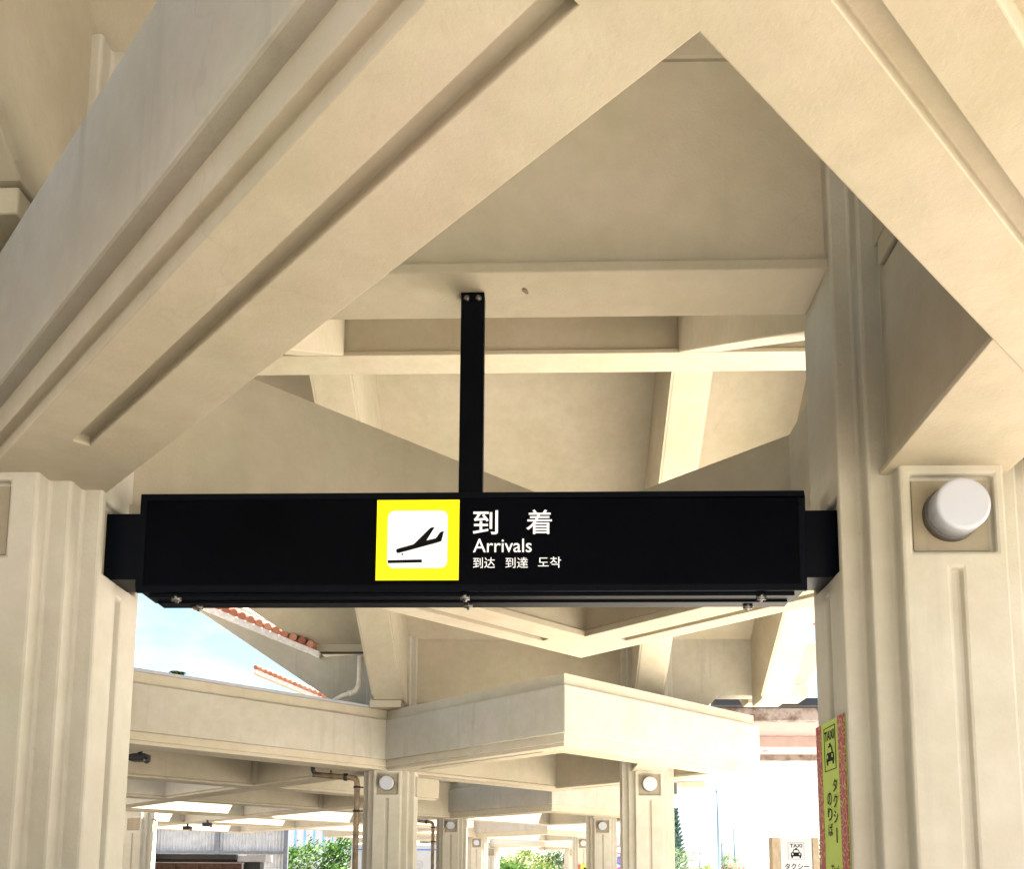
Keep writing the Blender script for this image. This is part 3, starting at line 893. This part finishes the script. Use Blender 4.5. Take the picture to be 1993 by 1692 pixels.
# ------------------------------------------------------------------ white taxi stand sign
TY = 4.3
M['board'] = plain('white_sign_board', (0.34, 0.35, 0.37), 0.5, 0, 0.02, 3)
tx = thing('taxi_stand_sign', 'white upright taxi stand board between two tan posts', 'sign', P(1.155, TY, GROUND))
mb = MB(); mb.box(1.090, 1.232, TY, TY + 0.05, -0.30, 0.2135)
mb.build('white_board', M['board'], tx, bevel=0.006)
for xa, xb in ((1.052, 1.0885), (1.2335, 1.262)):
    mb = MB(); mb.box(xa, xb, TY - 0.004, TY + 0.055, GROUND, 0.213)
    mb.build('post', M['wood_pale'], tx, bevel=0.008)
def tp(u, v, d): return (1.090 + 0.142 * u, TY - d, v)
def th_(py): return 0.2155 - (py - 1630) * 0.00235
def tu(px): return (px - 1517) / 63.0
flat('symbol_frame', [[(tu(1532), th_(1673)), (tu(1564), th_(1673)), (tu(1564), th_(1672.4)), (tu(1532), th_(1672.4))], [(tu(1532), th_(1641.6)), (tu(1564), th_(1641.6)), (tu(1564), th_(1641)), (tu(1532), th_(1641))],
                      [(tu(1532), th_(1672.4)), (tu(1532.6), th_(1672.4)), (tu(1532.6), th_(1641.6)), (tu(1532), th_(1641.6))], [(tu(1563.4), th_(1672.4)), (tu(1564), th_(1672.4)), (tu(1564), th_(1641.6)), (tu(1563.4), th_(1641.6))]], M['grey'], tx, tp, -0.001, 0.0006)
taxi_symbol('taxi_symbol', tu(1537.5), tu(1558.5), th_(1670.5), th_(1651.5), M['ink'], M['board'], tx, tp, 0.0005)
text_mesh('lettering', [('TAXI', tu(1536), tu(1560.5), th_(1650.3), th_(1643.5), 0.02), ('タクシー', tu(1525), tu(1573), th_(1692.5), th_(1680.5), 0.01)], M['ink'], tx, tp, 0.0008)

# ------------------------------------------------------------------ drainpipes
def pipe(mb, pts, r): mb.tube(pts, r, 14)
dp = thing('drainpipe', 'cream pipe with elbow under the left eave, running onto the canopy top', 'drainpipe', P(-0.70, 3.58, 0.70))
mb = MB(); pipe(mb, [(-0.692, 3.565, 0.872), (-0.692, 3.565, 0.79), (-0.694, 3.565, 0.756), (-0.704, 3.56, 0.735), (-0.724, 3.555, 0.722), (-0.752, 3.55, 0.712), (-0.785, 3.55, 0.692)], 0.0105)
mb.build('pipe', M['pipe_white'], dp)
mb = MB(); mb.tube([(-0.7215, 3.5562, 0.7232), (-0.733, 3.553, 0.7186)], 0.0135, 14); mb.build('joint', M['pipe_white'], dp)
dp2 = thing('drainpipe', 'brown drainpipe with a level branch beside the left pillar', 'drainpipe', P(-0.697, 3.60, GROUND), 'brown drainpipes beside the pillars')
mb = MB(); pipe(mb, [(-0.697, 3.60, GROUND), (-0.697, 3.60, 0.375), (-0.699, 3.60, 0.390), (-0.706, 3.60, 0.398), (-0.72, 3.60, 0.401), (-0.87, 3.60, 0.413)], 0.0112)
mb.build('pipe', M['pipe_brown'], dp2)
for h in (0.36, 0.268):
    mb = MB(); mb.tube([(-0.697, 3.60, h), (-0.697, 3.60, h + 0.008)], 0.0140, 14); mb.box(-0.697, -0.672, 3.598, 3.602, h + 0.001, h + 0.006)
    mb.build('clamp', M['dark_metal'], dp2)
mb = MB(); mb.tube([(-0.735, 3.60, 0.4022), (-0.748, 3.60, 0.4034)], 0.0145, 14); mb.build('joint', M['dark_metal'], dp2)
mb = MB(); mb.tube([(-0.86, 3.60, 0.412), (-0.868, 3.59, 0.428), (-0.868, 3.59, 0.450)], 0.0085, 10)
mb.build('branch_stub', M['dark_metal'], dp2)
mb = MB(); mb.tube([(-0.80, 3.60, 0.407), (-0.80, 3.60, 0.43)], 0.003, 8)
mb.build('hanger_strap', M['dark_metal'], dp2)
c = copy_tree(dp2); c.location = P(-0.697, 3.60 + L, GROUND); c['label'] = 'thinner looking farther drainpipe left of the shaded pillar'

# ------------------------------------------------------------------ floodlights under the lattice canopy
def floodlight(label, x, y, h):
    root = thing('floodlight', label, 'floodlight', P(x, y, h + 0.03), 'floodlights under the left canopy')
    mb = MB(); mb.box(x - 0.03, x + 0.03, y - 0.03, y + 0.02, h - 0.014, h + 0.012); mb.build('housing', M['dark_metal'], root, bevel=0.02)
    mb = MB(); mb.tube([(x + 0.028, y - 0.02, h - 0.006), (x + 0.036, y - 0.03, h - 0.018)], 0.009, 10); mb.build('lens', M['steel'], root)
    mb = MB(); mb.box(x - 0.006, x + 0.006, y - 0.008, y + 0.004, h + 0.010, h + 0.034); mb.build('bracket', M['dark_metal'], root)
    return root
fl = floodlight('black floodlight under the canopy edge, right beside the near left pillar', -1.375, 3.2, 0.436 - 0.012)
for lab, x, y, h in (('small floodlight above the middle of the corrugated fence', -2.62, 7.0, 0.398), ('small floodlight above the fence, right of its neighbour', -2.33, 6.6, 0.40)):
    c = copy_tree(fl); c.location = P(x, y, h + 0.03); c['label'] = lab

# ------------------------------------------------------------------ grey speaker box beyond the second right pillar
sp_ = thing('speaker_box', 'small grey box mounted high beside the second right pillar', 'speaker', P(0.885, 6.16, 0.60))
mb = MB(); mb.box(0.868, 0.905, 6.15, 6.21, 0.575, 0.665); mb.build('box', M['lightgrey'], sp_, bevel=0.02)
mb = MB(); mb.box(0.872, 0.901, 6.145, 6.1495, 0.585, 0.655); mb.build('grille', M['grey'], sp_)
mb = MB(); mb.box(0.90, 1.09, 6.16, 6.22, 0.63, 0.672); mb.build('mounting_arm', M['concrete'], sp_, bevel=0.03)

# ------------------------------------------------------------------ pink edged shelter across the road side
sh_ = thing('shelter_roof', 'pink soffited shelter roof with stained concrete edge behind the taxi pillar', 'shelter', P(1.9, 6.4, GROUND))
def ext(name, poly, mat, xa=1.12, xb=3.4, bev=0.01):
    mb = MB(); mb.prism(poly, lambda p, q, s: (s, p, q), xa, xb); return mb.build(name, mat, sh_, bevel=bev)
ext('dark_gutter', [(5.88, 1.118), (5.97, 1.118), (5.97, 1.168), (5.88, 1.168)], M['dark_metal'], 1.10, 3.4)
ext('stained_edge', [(6.0, 1.045), (6.08, 1.045), (6.08, 1.135), (6.0, 1.135)], M['stained'])
ext('pink_soffit', [(6.082, 1.049), (6.70, 1.049), (6.70, 1.13), (6.082, 1.13)], M['pink'])
ext('pink_step', [(6.702, 0.974), (7.10, 0.974), (7.10, 1.12), (6.702, 1.12)], M['pink_light'])
ext('rear_edge', [(7.102, 0.93), (7.18, 0.93), (7.18, 1.12), (7.102, 1.12)], M['stained'])
for xp_ in (2.35, 3.2):
    mb = MB(); mb.box(xp_, xp_ + 0.09, 6.3, 6.39, GROUND, 1.05); mb.build('post', M['concrete'], sh_, bevel=0.01)
mb = MB(); mb.lathe_y(0, 0, 0, [(0.02, 0), (0.02, 0.004)], 16)
for v in mb.bm.verts:
    c0 = v.co.copy(); v.co = P(1.66, 6.9, 0.9735) + Vector((c0.x, c0.z - EYE, c0.y))
mb.build('downlight', M['grey'], sh_)

# ------------------------------------------------------------------ round notices beyond the third right pillar
nb = thing('notice_board', 'white notice board with three round red, blue and pink symbols', 'notice board', P(0.70, 8.0, GROUND))
mb = MB(); mb.box(0.63, 0.78, 8.0, 8.02, -0.1, 0.40); mb.build('board', M['bldg_white'], nb, bevel=0.004)
mb = MB(); mb.box(0.695, 0.715, 8.021, 8.04, GROUND, 0.3); mb.build('post', M['pole'], nb)
def np_(u, v, d): return (u, 8.0 - d, v)
def disc(cu_, cv_, r, n=24): return [(cu_ + r * math.cos(2 * math.pi * i / n), cv_ + r * math.sin(2 * math.pi * i / n)) for i in range(n)]
for name, cv_, mat, mat2 in (('ring_symbol', 0.285, M['red'], M['white']), ('blue_symbol', 0.195, M['blue'], M['magenta']), ('pink_symbol', 0.105, M['magenta'], M['blue'])):
    s = flat(name, [disc(0.687, cv_, 0.036)], mat, nb, np_, -0.002, 0.002)
    flat('disc_centre', [disc(0.687, cv_, 0.027 if mat is M['red'] else 0.015)], mat2, s, np_, 0.0, 0.004)

# ------------------------------------------------------------------ left background: fence, kiosk, white walls
FY = 9.2
fe = thing('corrugated_fence', 'grey corrugated sheet fence with dark frame at far left', 'fence', P(-3.2, FY, GROUND))
mb = MB()
x0f, x1f = -4.9, -2.44
nf = 150
for i in range(nf):
    xa, xb = x0f + (x1f - x0f) * i / nf, x0f + (x1f - x0f) * (i + 1) / nf
    ya, yb = FY + 0.012 * (i % 2 == 0) * ((i // 2) % 1 == 0), FY + 0.012 * (i % 2 == 1)
    mb.face([(xa, ya, GROUND), (xb, yb, GROUND), (xb, yb, 0.545), (xa, ya, 0.545)])
mb.build('sheet', M['corr'], fe)
for xp_ in (-3.76, -3.13, -2.455):
    mb = MB(); mb.box(xp_ - 0.02, xp_ + 0.02, FY - 0.045, FY - 0.004, GROUND, 0.555); mb.build('post', M['galv'], fe)
for hh in (0.54, 0.283):
    mb = MB(); mb.box(x0f, x1f, FY - 0.040, FY - 0.006, hh - 0.012, hh + 0.012); mb.build('rail', M['galv'], fe)

KY = 6.6
ki = thing('wooden_kiosk', 'low kiosk with flat black roof and red-brown slatted front', 'kiosk', P(-2.6, KY, GROUND))
mb = MB(); mb.box(-3.6, -2.10, KY - 0.05, KY + 0.3, 0.152, 0.19); mb.build('roof', M['dark_metal'], ki, bevel=0.01)
mb = MB(); mb.box(-2.098, -1.90, KY - 0.03, KY + 0.15, 0.139, 0.186); mb.build('side_canopy', M['lightgrey'], ki, bevel=0.01)
sl = MB()
for i in range(14):
    h = 0.128 - i * 0.036
    sl.box(-3.6, -2.075, KY + 0.012 + 0.006 * (i % 2), KY + 0.03, h - 0.034, h)
for i in range(9):
    x = -3.55 + i * 0.165
    sl.box(x, x + 0.012, KY + 0.004, KY + 0.0115, -0.36, 0.128)
sl.build('slatted_front', M['wood'], ki)
mb = MB(); mb.box(-3.6, -2.06, KY - 0.004, KY + 0.01, 0.1285, 0.1335); mb.box(-2.072, -2.066, KY - 0.004, KY + 0.01, GROUND, 0.1283); mb.build('white_trim', M['bldg_white'], ki)
mb = MB(); mb.box(-2.06, -1.96, KY + 0.05, KY + 0.14, GROUND, 0.138); mb.build('side_wall', M['dark_metal'], ki)
mb = MB(); mb.box(-3.6, -2.08, KY + 0.035, KY + 0.28, GROUND, 0.151); mb.build('body', M['wood'], ki)

bw = thing('white_building', 'pale building with narrow blue window strips behind the left bush', 'building', P(-4.4, 19, GROUND))
mb = MB(); mb.box(-5.6, -3.2, 19, 23, GROUND, 1.35); mb.build('wall', M['bldg_white'], bw)
for i in range(10):
    x = -5.3 + i * 0.19
    mb = MB(); mb.box(x, x + 0.03, 18.985, 19.0, 0.62, 1.08); mb.build('window', M['blue_glass'], bw)
mb = MB(); mb.box(-5.65, -3.15, 18.94, 23.05, 1.352, 1.40); mb.build('roof', M['lightgrey'], bw)

wb = thing('white_bus', 'white bus with thin blue stripe between the left pillars', 'bus', P(-1.2, 10.6, GROUND))
mb = MB(); mb.box(-2.1, -0.62, 10.6, 13.0, GROUND + 0.08, 0.44); mb.build('body', M['bldg_white'], wb, bevel=0.08)
mb = MB(); mb.box(-2.05, -0.66, 10.594, 10.599, 0.362, 0.374); mb.build('stripe', M['blue'], wb)
em = MB()
def ep(u, v, d): return (u, 10.6 - d, v)
for i in range(24):
    a, b_ = 2 * math.pi * i / 24, 2 * math.pi * (i + 1) / 24
    em.prism([(-1.335 + r * math.cos(q), 0.205 + r * math.sin(q)) for r, q in ((0.05, a), (0.05, b_), (0.036, b_), (0.036, a))], ep, -0.001, 0.003)
em.prism(disc(-1.335, 0.205, 0.02), ep, -0.001, 0.003)
em.build('round_emblem', M['lightgrey'], wb)
for xw in (-1.95, -0.80):
    for yw in (11.0, 12.5):
        mb = MB(); mb.tube([(xw - 0.03, yw, GROUND + 0.11), (xw + 0.03, yw, GROUND + 0.11)], 0.11, 20); mb.build('wheel', M['ink'], wb)

# ------------------------------------------------------------------ plants
def leaves(mb, c, r, n, size, rng, flat_=0.75):
    """leaf-sized quads spread through clumps inside an ellipsoid"""
    clumps = []
    for _ in range(max(6, int(n / 55))):
        while True:
            q = Vector((rng.uniform(-1, 1), rng.uniform(-1, 1), rng.uniform(-1, 1)))
            if 0.35 < q.length < 1: break
        clumps.append((Vector((q.x * r[0], q.y * r[1], q.z * r[2])), rng.uniform(0.22, 0.42)))
    for _ in range(n):
        cc, cr_ = rng.choice(clumps)
        o = Vector((rng.gauss(0, 1), rng.gauss(0, 1), rng.gauss(0, 0.8))) * cr_ * 0.5
        pos = P(*c) + (cc + Vector((o.x * r[0], o.y * r[1], o.z * r[2]))) * U
        d = Vector((rng.gauss(0, 1), rng.gauss(0, 1), rng.gauss(0, 1))).normalized()
        e = d.orthogonal().normalized(); f = d.cross(e)
        s = size * U * rng.uniform(0.6, 1.3)
        vs = [mb.bm.verts.new(pos + e * a * s + f * b_ * s * 0.55) for a, b_ in ((-1, 0), (-0.1, -0.7), (1, 0), (-0.1, 0.7))]
        mb.bm.faces.new(vs)
def tree(name, label, cat, x, y, h_mid, r, n, size, mat, group=None, seed=1):
    rng = random.Random(seed)
    root = thing(name, label, cat, P(x, y, GROUND), group)
    tr = MB()
    tr.tube([(x, y, GROUND), (x + 0.01, y, (GROUND + h_mid) / 2), (x, y, h_mid + r[2] * 0.3)], [0.035, 0.028, 0.012], 8)
    for i in range(5):
        a = rng.uniform(0, 6.28)
        tr.tube([(x, y, (GROUND + h_mid) / 2), (x + math.cos(a) * r[0] * 0.6, y + math.sin(a) * r[1] * 0.6, h_mid + rng.uniform(-0.1, 0.5) * r[2])], [0.016, 0.006], 6)
    tr.build('trunk', M['bark'], root)
    lv = MB(); leaves(lv, (x, y, h_mid), r, n, size, rng)
    lv.build('crown', M[mat], root, merge=False, recalc=False)
    return root
tree('leafy_bush', 'bright green bush left of the brown drainpipe, in front of the pale building', 'bush', -3.02, 12.4, 0.20, (0.46, 0.4, 0.36), 3200, 0.030, 'leaf', None, 3)
tree('leafy_bush', 'bright green bush partly hidden by the brown drainpipe', 'bush', -2.42, 12.2, 0.22, (0.42, 0.4, 0.44), 3200, 0.030, 'leaf', None, 4)
tree('broad_tree', 'yellow-green tree crown filling the left of the hedge gap', 'tree', -0.40, 19.0, 0.30, (0.75, 0.6, 0.40), 3600, 0.032, 'leaf_yellow', None, 5)
tree('broad_tree', 'dark green tree crown filling the right of the hedge gap', 'tree', 0.50, 19.5, 0.34, (0.62, 0.6, 0.46), 3200, 0.032, 'leaf_dark', None, 6)
tree('leafy_bush', 'low bright green bush in front of the yellow-green crown', 'bush', -0.42, 15.5, 0.00, (0.50, 0.4, 0.34), 2600, 0.040, 'leaf', None, 7)
tree('leafy_bush', 'low bright green bush in front of the dark green crown', 'bush', 0.24, 15.8, -0.04, (0.42, 0.4, 0.30), 2200, 0.040, 'leaf', None, 8)
tree('broad_tree', 'grey-green tree beside the second right pillar', 'tree', 1.78, 12.5, 0.22, (0.28, 0.3, 0.26), 1500, 0.020, 'leaf_grey', None, 9)
tree('leafy_bush', 'yellowish low bush between the grey-green tree and the street lamp', 'bush', 2.85, 16.5, 0.18, (0.26, 0.3, 0.18), 1200, 0.022, 'leaf_yellow', None, 10)
tree('broad_tree', 'small green tree right of the street lamp pole', 'tree', 3.33, 16.5, 0.26, (0.24, 0.3, 0.24), 1300, 0.020, 'leaf_grey', None, 11)
wd = thing('roof_weed', 'small green weed growing on the left canopy top against the sky', 'weed', P(-1.19, 3.0, HT))
rng_ = random.Random(5)
wl = MB()
for i in range(26):
    a = rng_.uniform(0, 6.28); ln = rng_.uniform(0.018, 0.032)
    b0 = Vector((-1.19, 3.02, HT + 0.008)); d1 = Vector((math.cos(a) * ln * 0.8, math.sin(a) * ln * 0.8, 0.020)); d2 = Vector((math.cos(a) * ln * 1.3, math.sin(a) * ln * 1.3, 0.006))
    sd_ = Vector((-math.sin(a), math.cos(a), 0)) * 0.006
    wl.face([tuple(b0 - sd_ * .4), tuple(b0 + sd_ * .4), tuple(b0 + d1 + sd_), tuple(b0 + d1 - sd_)]); wl.face([tuple(b0 + d1 - sd_), tuple(b0 + d1 + sd_), tuple(b0 + d2)])
wl.build('leaves', M['leaf'], wd, merge=False, recalc=False)
def conifer(label, x, y, top, rad, seed):
    rng = random.Random(seed)
    root = thing('norfolk_pine', label, 'tree', P(x, y, GROUND))
    mb = MB(); mb.tube([(x, y, GROUND), (x, y, top)], [0.05, 0.008], 8); mb.build('trunk', M['bark'], root)
    cr_ = MB()
    h = GROUND + 0.35
    while h < top - 0.05:
        f = (top - h) / (top - GROUND)
        ln = rad * (0.15 + 0.85 * f)
        for i in range(8):
            a = i * math.pi / 4 + rng.uniform(-0.3, 0.3)
            for j in range(16):
                s = (j + 1) / 16
                px_, py_, ph_ = x + math.cos(a) * ln * s, y + math.sin(a) * ln * s, h + 0.10 * s * ln / rad + 0.06 * s * s
                for sd_ in (-1, 1):
                    b_ = a + sd_ * 1.1
                    w_ = 0.05 * (1 - 0.5 * s) + 0.02
                    q = [(px_, py_, ph_), (px_ + math.cos(b_) * w_ * 0.5, py_ + math.sin(b_) * w_ * 0.5, ph_ + 0.028), (px_ + math.cos(b_) * w_, py_ + math.sin(b_) * w_, ph_ + 0.012), (px_ + math.cos(b_) * w_ * 0.5, py_ + math.sin(b_) * w_ * 0.5, ph_ - 0.016)]
                    cr_.face(q)
        h += 0.085
    cr_.build('crown', M['needle'], root, merge=False, recalc=False)
conifer('tall tiered pine half hidden by the second right pillar', 2.86, 20.0, 1.62, 0.36, 2)
conifer('tiered pine half hidden by the lime taxi banner', 6.02, 20.0, 1.15, 0.34, 3)
for i, (x, y, h) in enumerate(((-3.70, 8.9, 2.005),)):
    pass

# ------------------------------------------------------------------ street furniture on the right
sl_ = thing('street_lamp', 'tall slim street lamp with curved arm, right of the second right pillar', 'street lamp', P(3.03, 16, GROUND))
mb = MB(); mb.tube([(3.03, 16, GROUND), (3.03, 16, 0.8), (3.03, 16, 1.60)], [0.034, 0.026, 0.020], 10); mb.build('pole', M['pole'], sl_)
mb = MB(); mb.tube([(3.03, 16, 1.53), (2.97, 16, 1.575), (2.88, 16, 1.625), (2.78, 16, 1.652), (2.66, 16, 1.665)], [0.014, 0.013, 0.012, 0.011, 0.010], 8); mb.build('arm', M['pole'], sl_)
mb = MB(); mb.box(2.52, 2.68, 15.97, 16.03, 1.650, 1.674); mb.build('lamp_head', M['lightgrey'], sl_, bevel=0.03)
up1 = thing('utility_pole', 'pale utility pole right of the street lamp, carrying wires', 'utility pole', P(5.77, 28, GROUND))
mb = MB(); mb.tube([(5.77, 28, GROUND), (5.77, 28, 1.62)], [0.05, 0.035], 10); mb.build('shaft', M['pole'], up1)
mb = MB(); mb.box(5.62, 5.92, 27.97, 28.03, 1.55, 1.57); mb.build('crossarm', M['pole'], up1)
up2 = thing('utility_pole', 'short pole close behind the street lamp pole', 'utility pole', P(5.42, 28, GROUND))
mb = MB(); mb.tube([(5.42, 28, GROUND), (5.42, 28, 1.20)], [0.06, 0.05], 10); mb.build('shaft', M['pole'], up2)
up3 = thing('utility_pole', 'thin pole left of the street lamp above the grey-green tree', 'utility pole', P(4.74, 28, GROUND))
mb = MB(); mb.tube([(4.74, 28, GROUND), (4.74, 28, 0.95)], [0.04, 0.03], 10); mb.build('shaft', M['pole'], up3)
def wire(label, pts, r=0.0065):
    mb = MB(); mb.tube(pts, r, 6)
    o = mb.build('overhead_wire', M['wire'])
    return tag(o, label, 'wire', 'overhead wires on the right')
wire('upper sagging wire from the pine to the utility pole', [(x, 28, 1.62 + 0.09 * ((x - 4.9) ** 2) - 0.07) for x in [2.6 + 0.35 * i for i in range(10)]])
wire('upper wire falling from the utility pole to the right', [(5.77 + 0.4 * i, 28, 1.60 - 0.072 * i + 0.0045 * i * i) for i in range(12)])
wire('lower level wire crossing behind the poles', [(3.0 + 0.5 * i, 29, 0.97 - 0.008 * i) for i in range(15)])
rh = thing('red_roofed_house', 'low far house with red-brown roof left of the taxi board', 'house', P(5.0, 22, GROUND))
mb = MB(); mb.box(4.6, 6.8, 22, 24, GROUND, 0.30); mb.build('wall', M['bldg_white'], rh)
mb = MB(); mb.prism([(21.85, 0.28), (24.15, 0.28), (23.0, 0.52)], lambda p, q, s: (s, p, q), 4.5, 6.9); mb.build('roof', M['redroof'], rh)
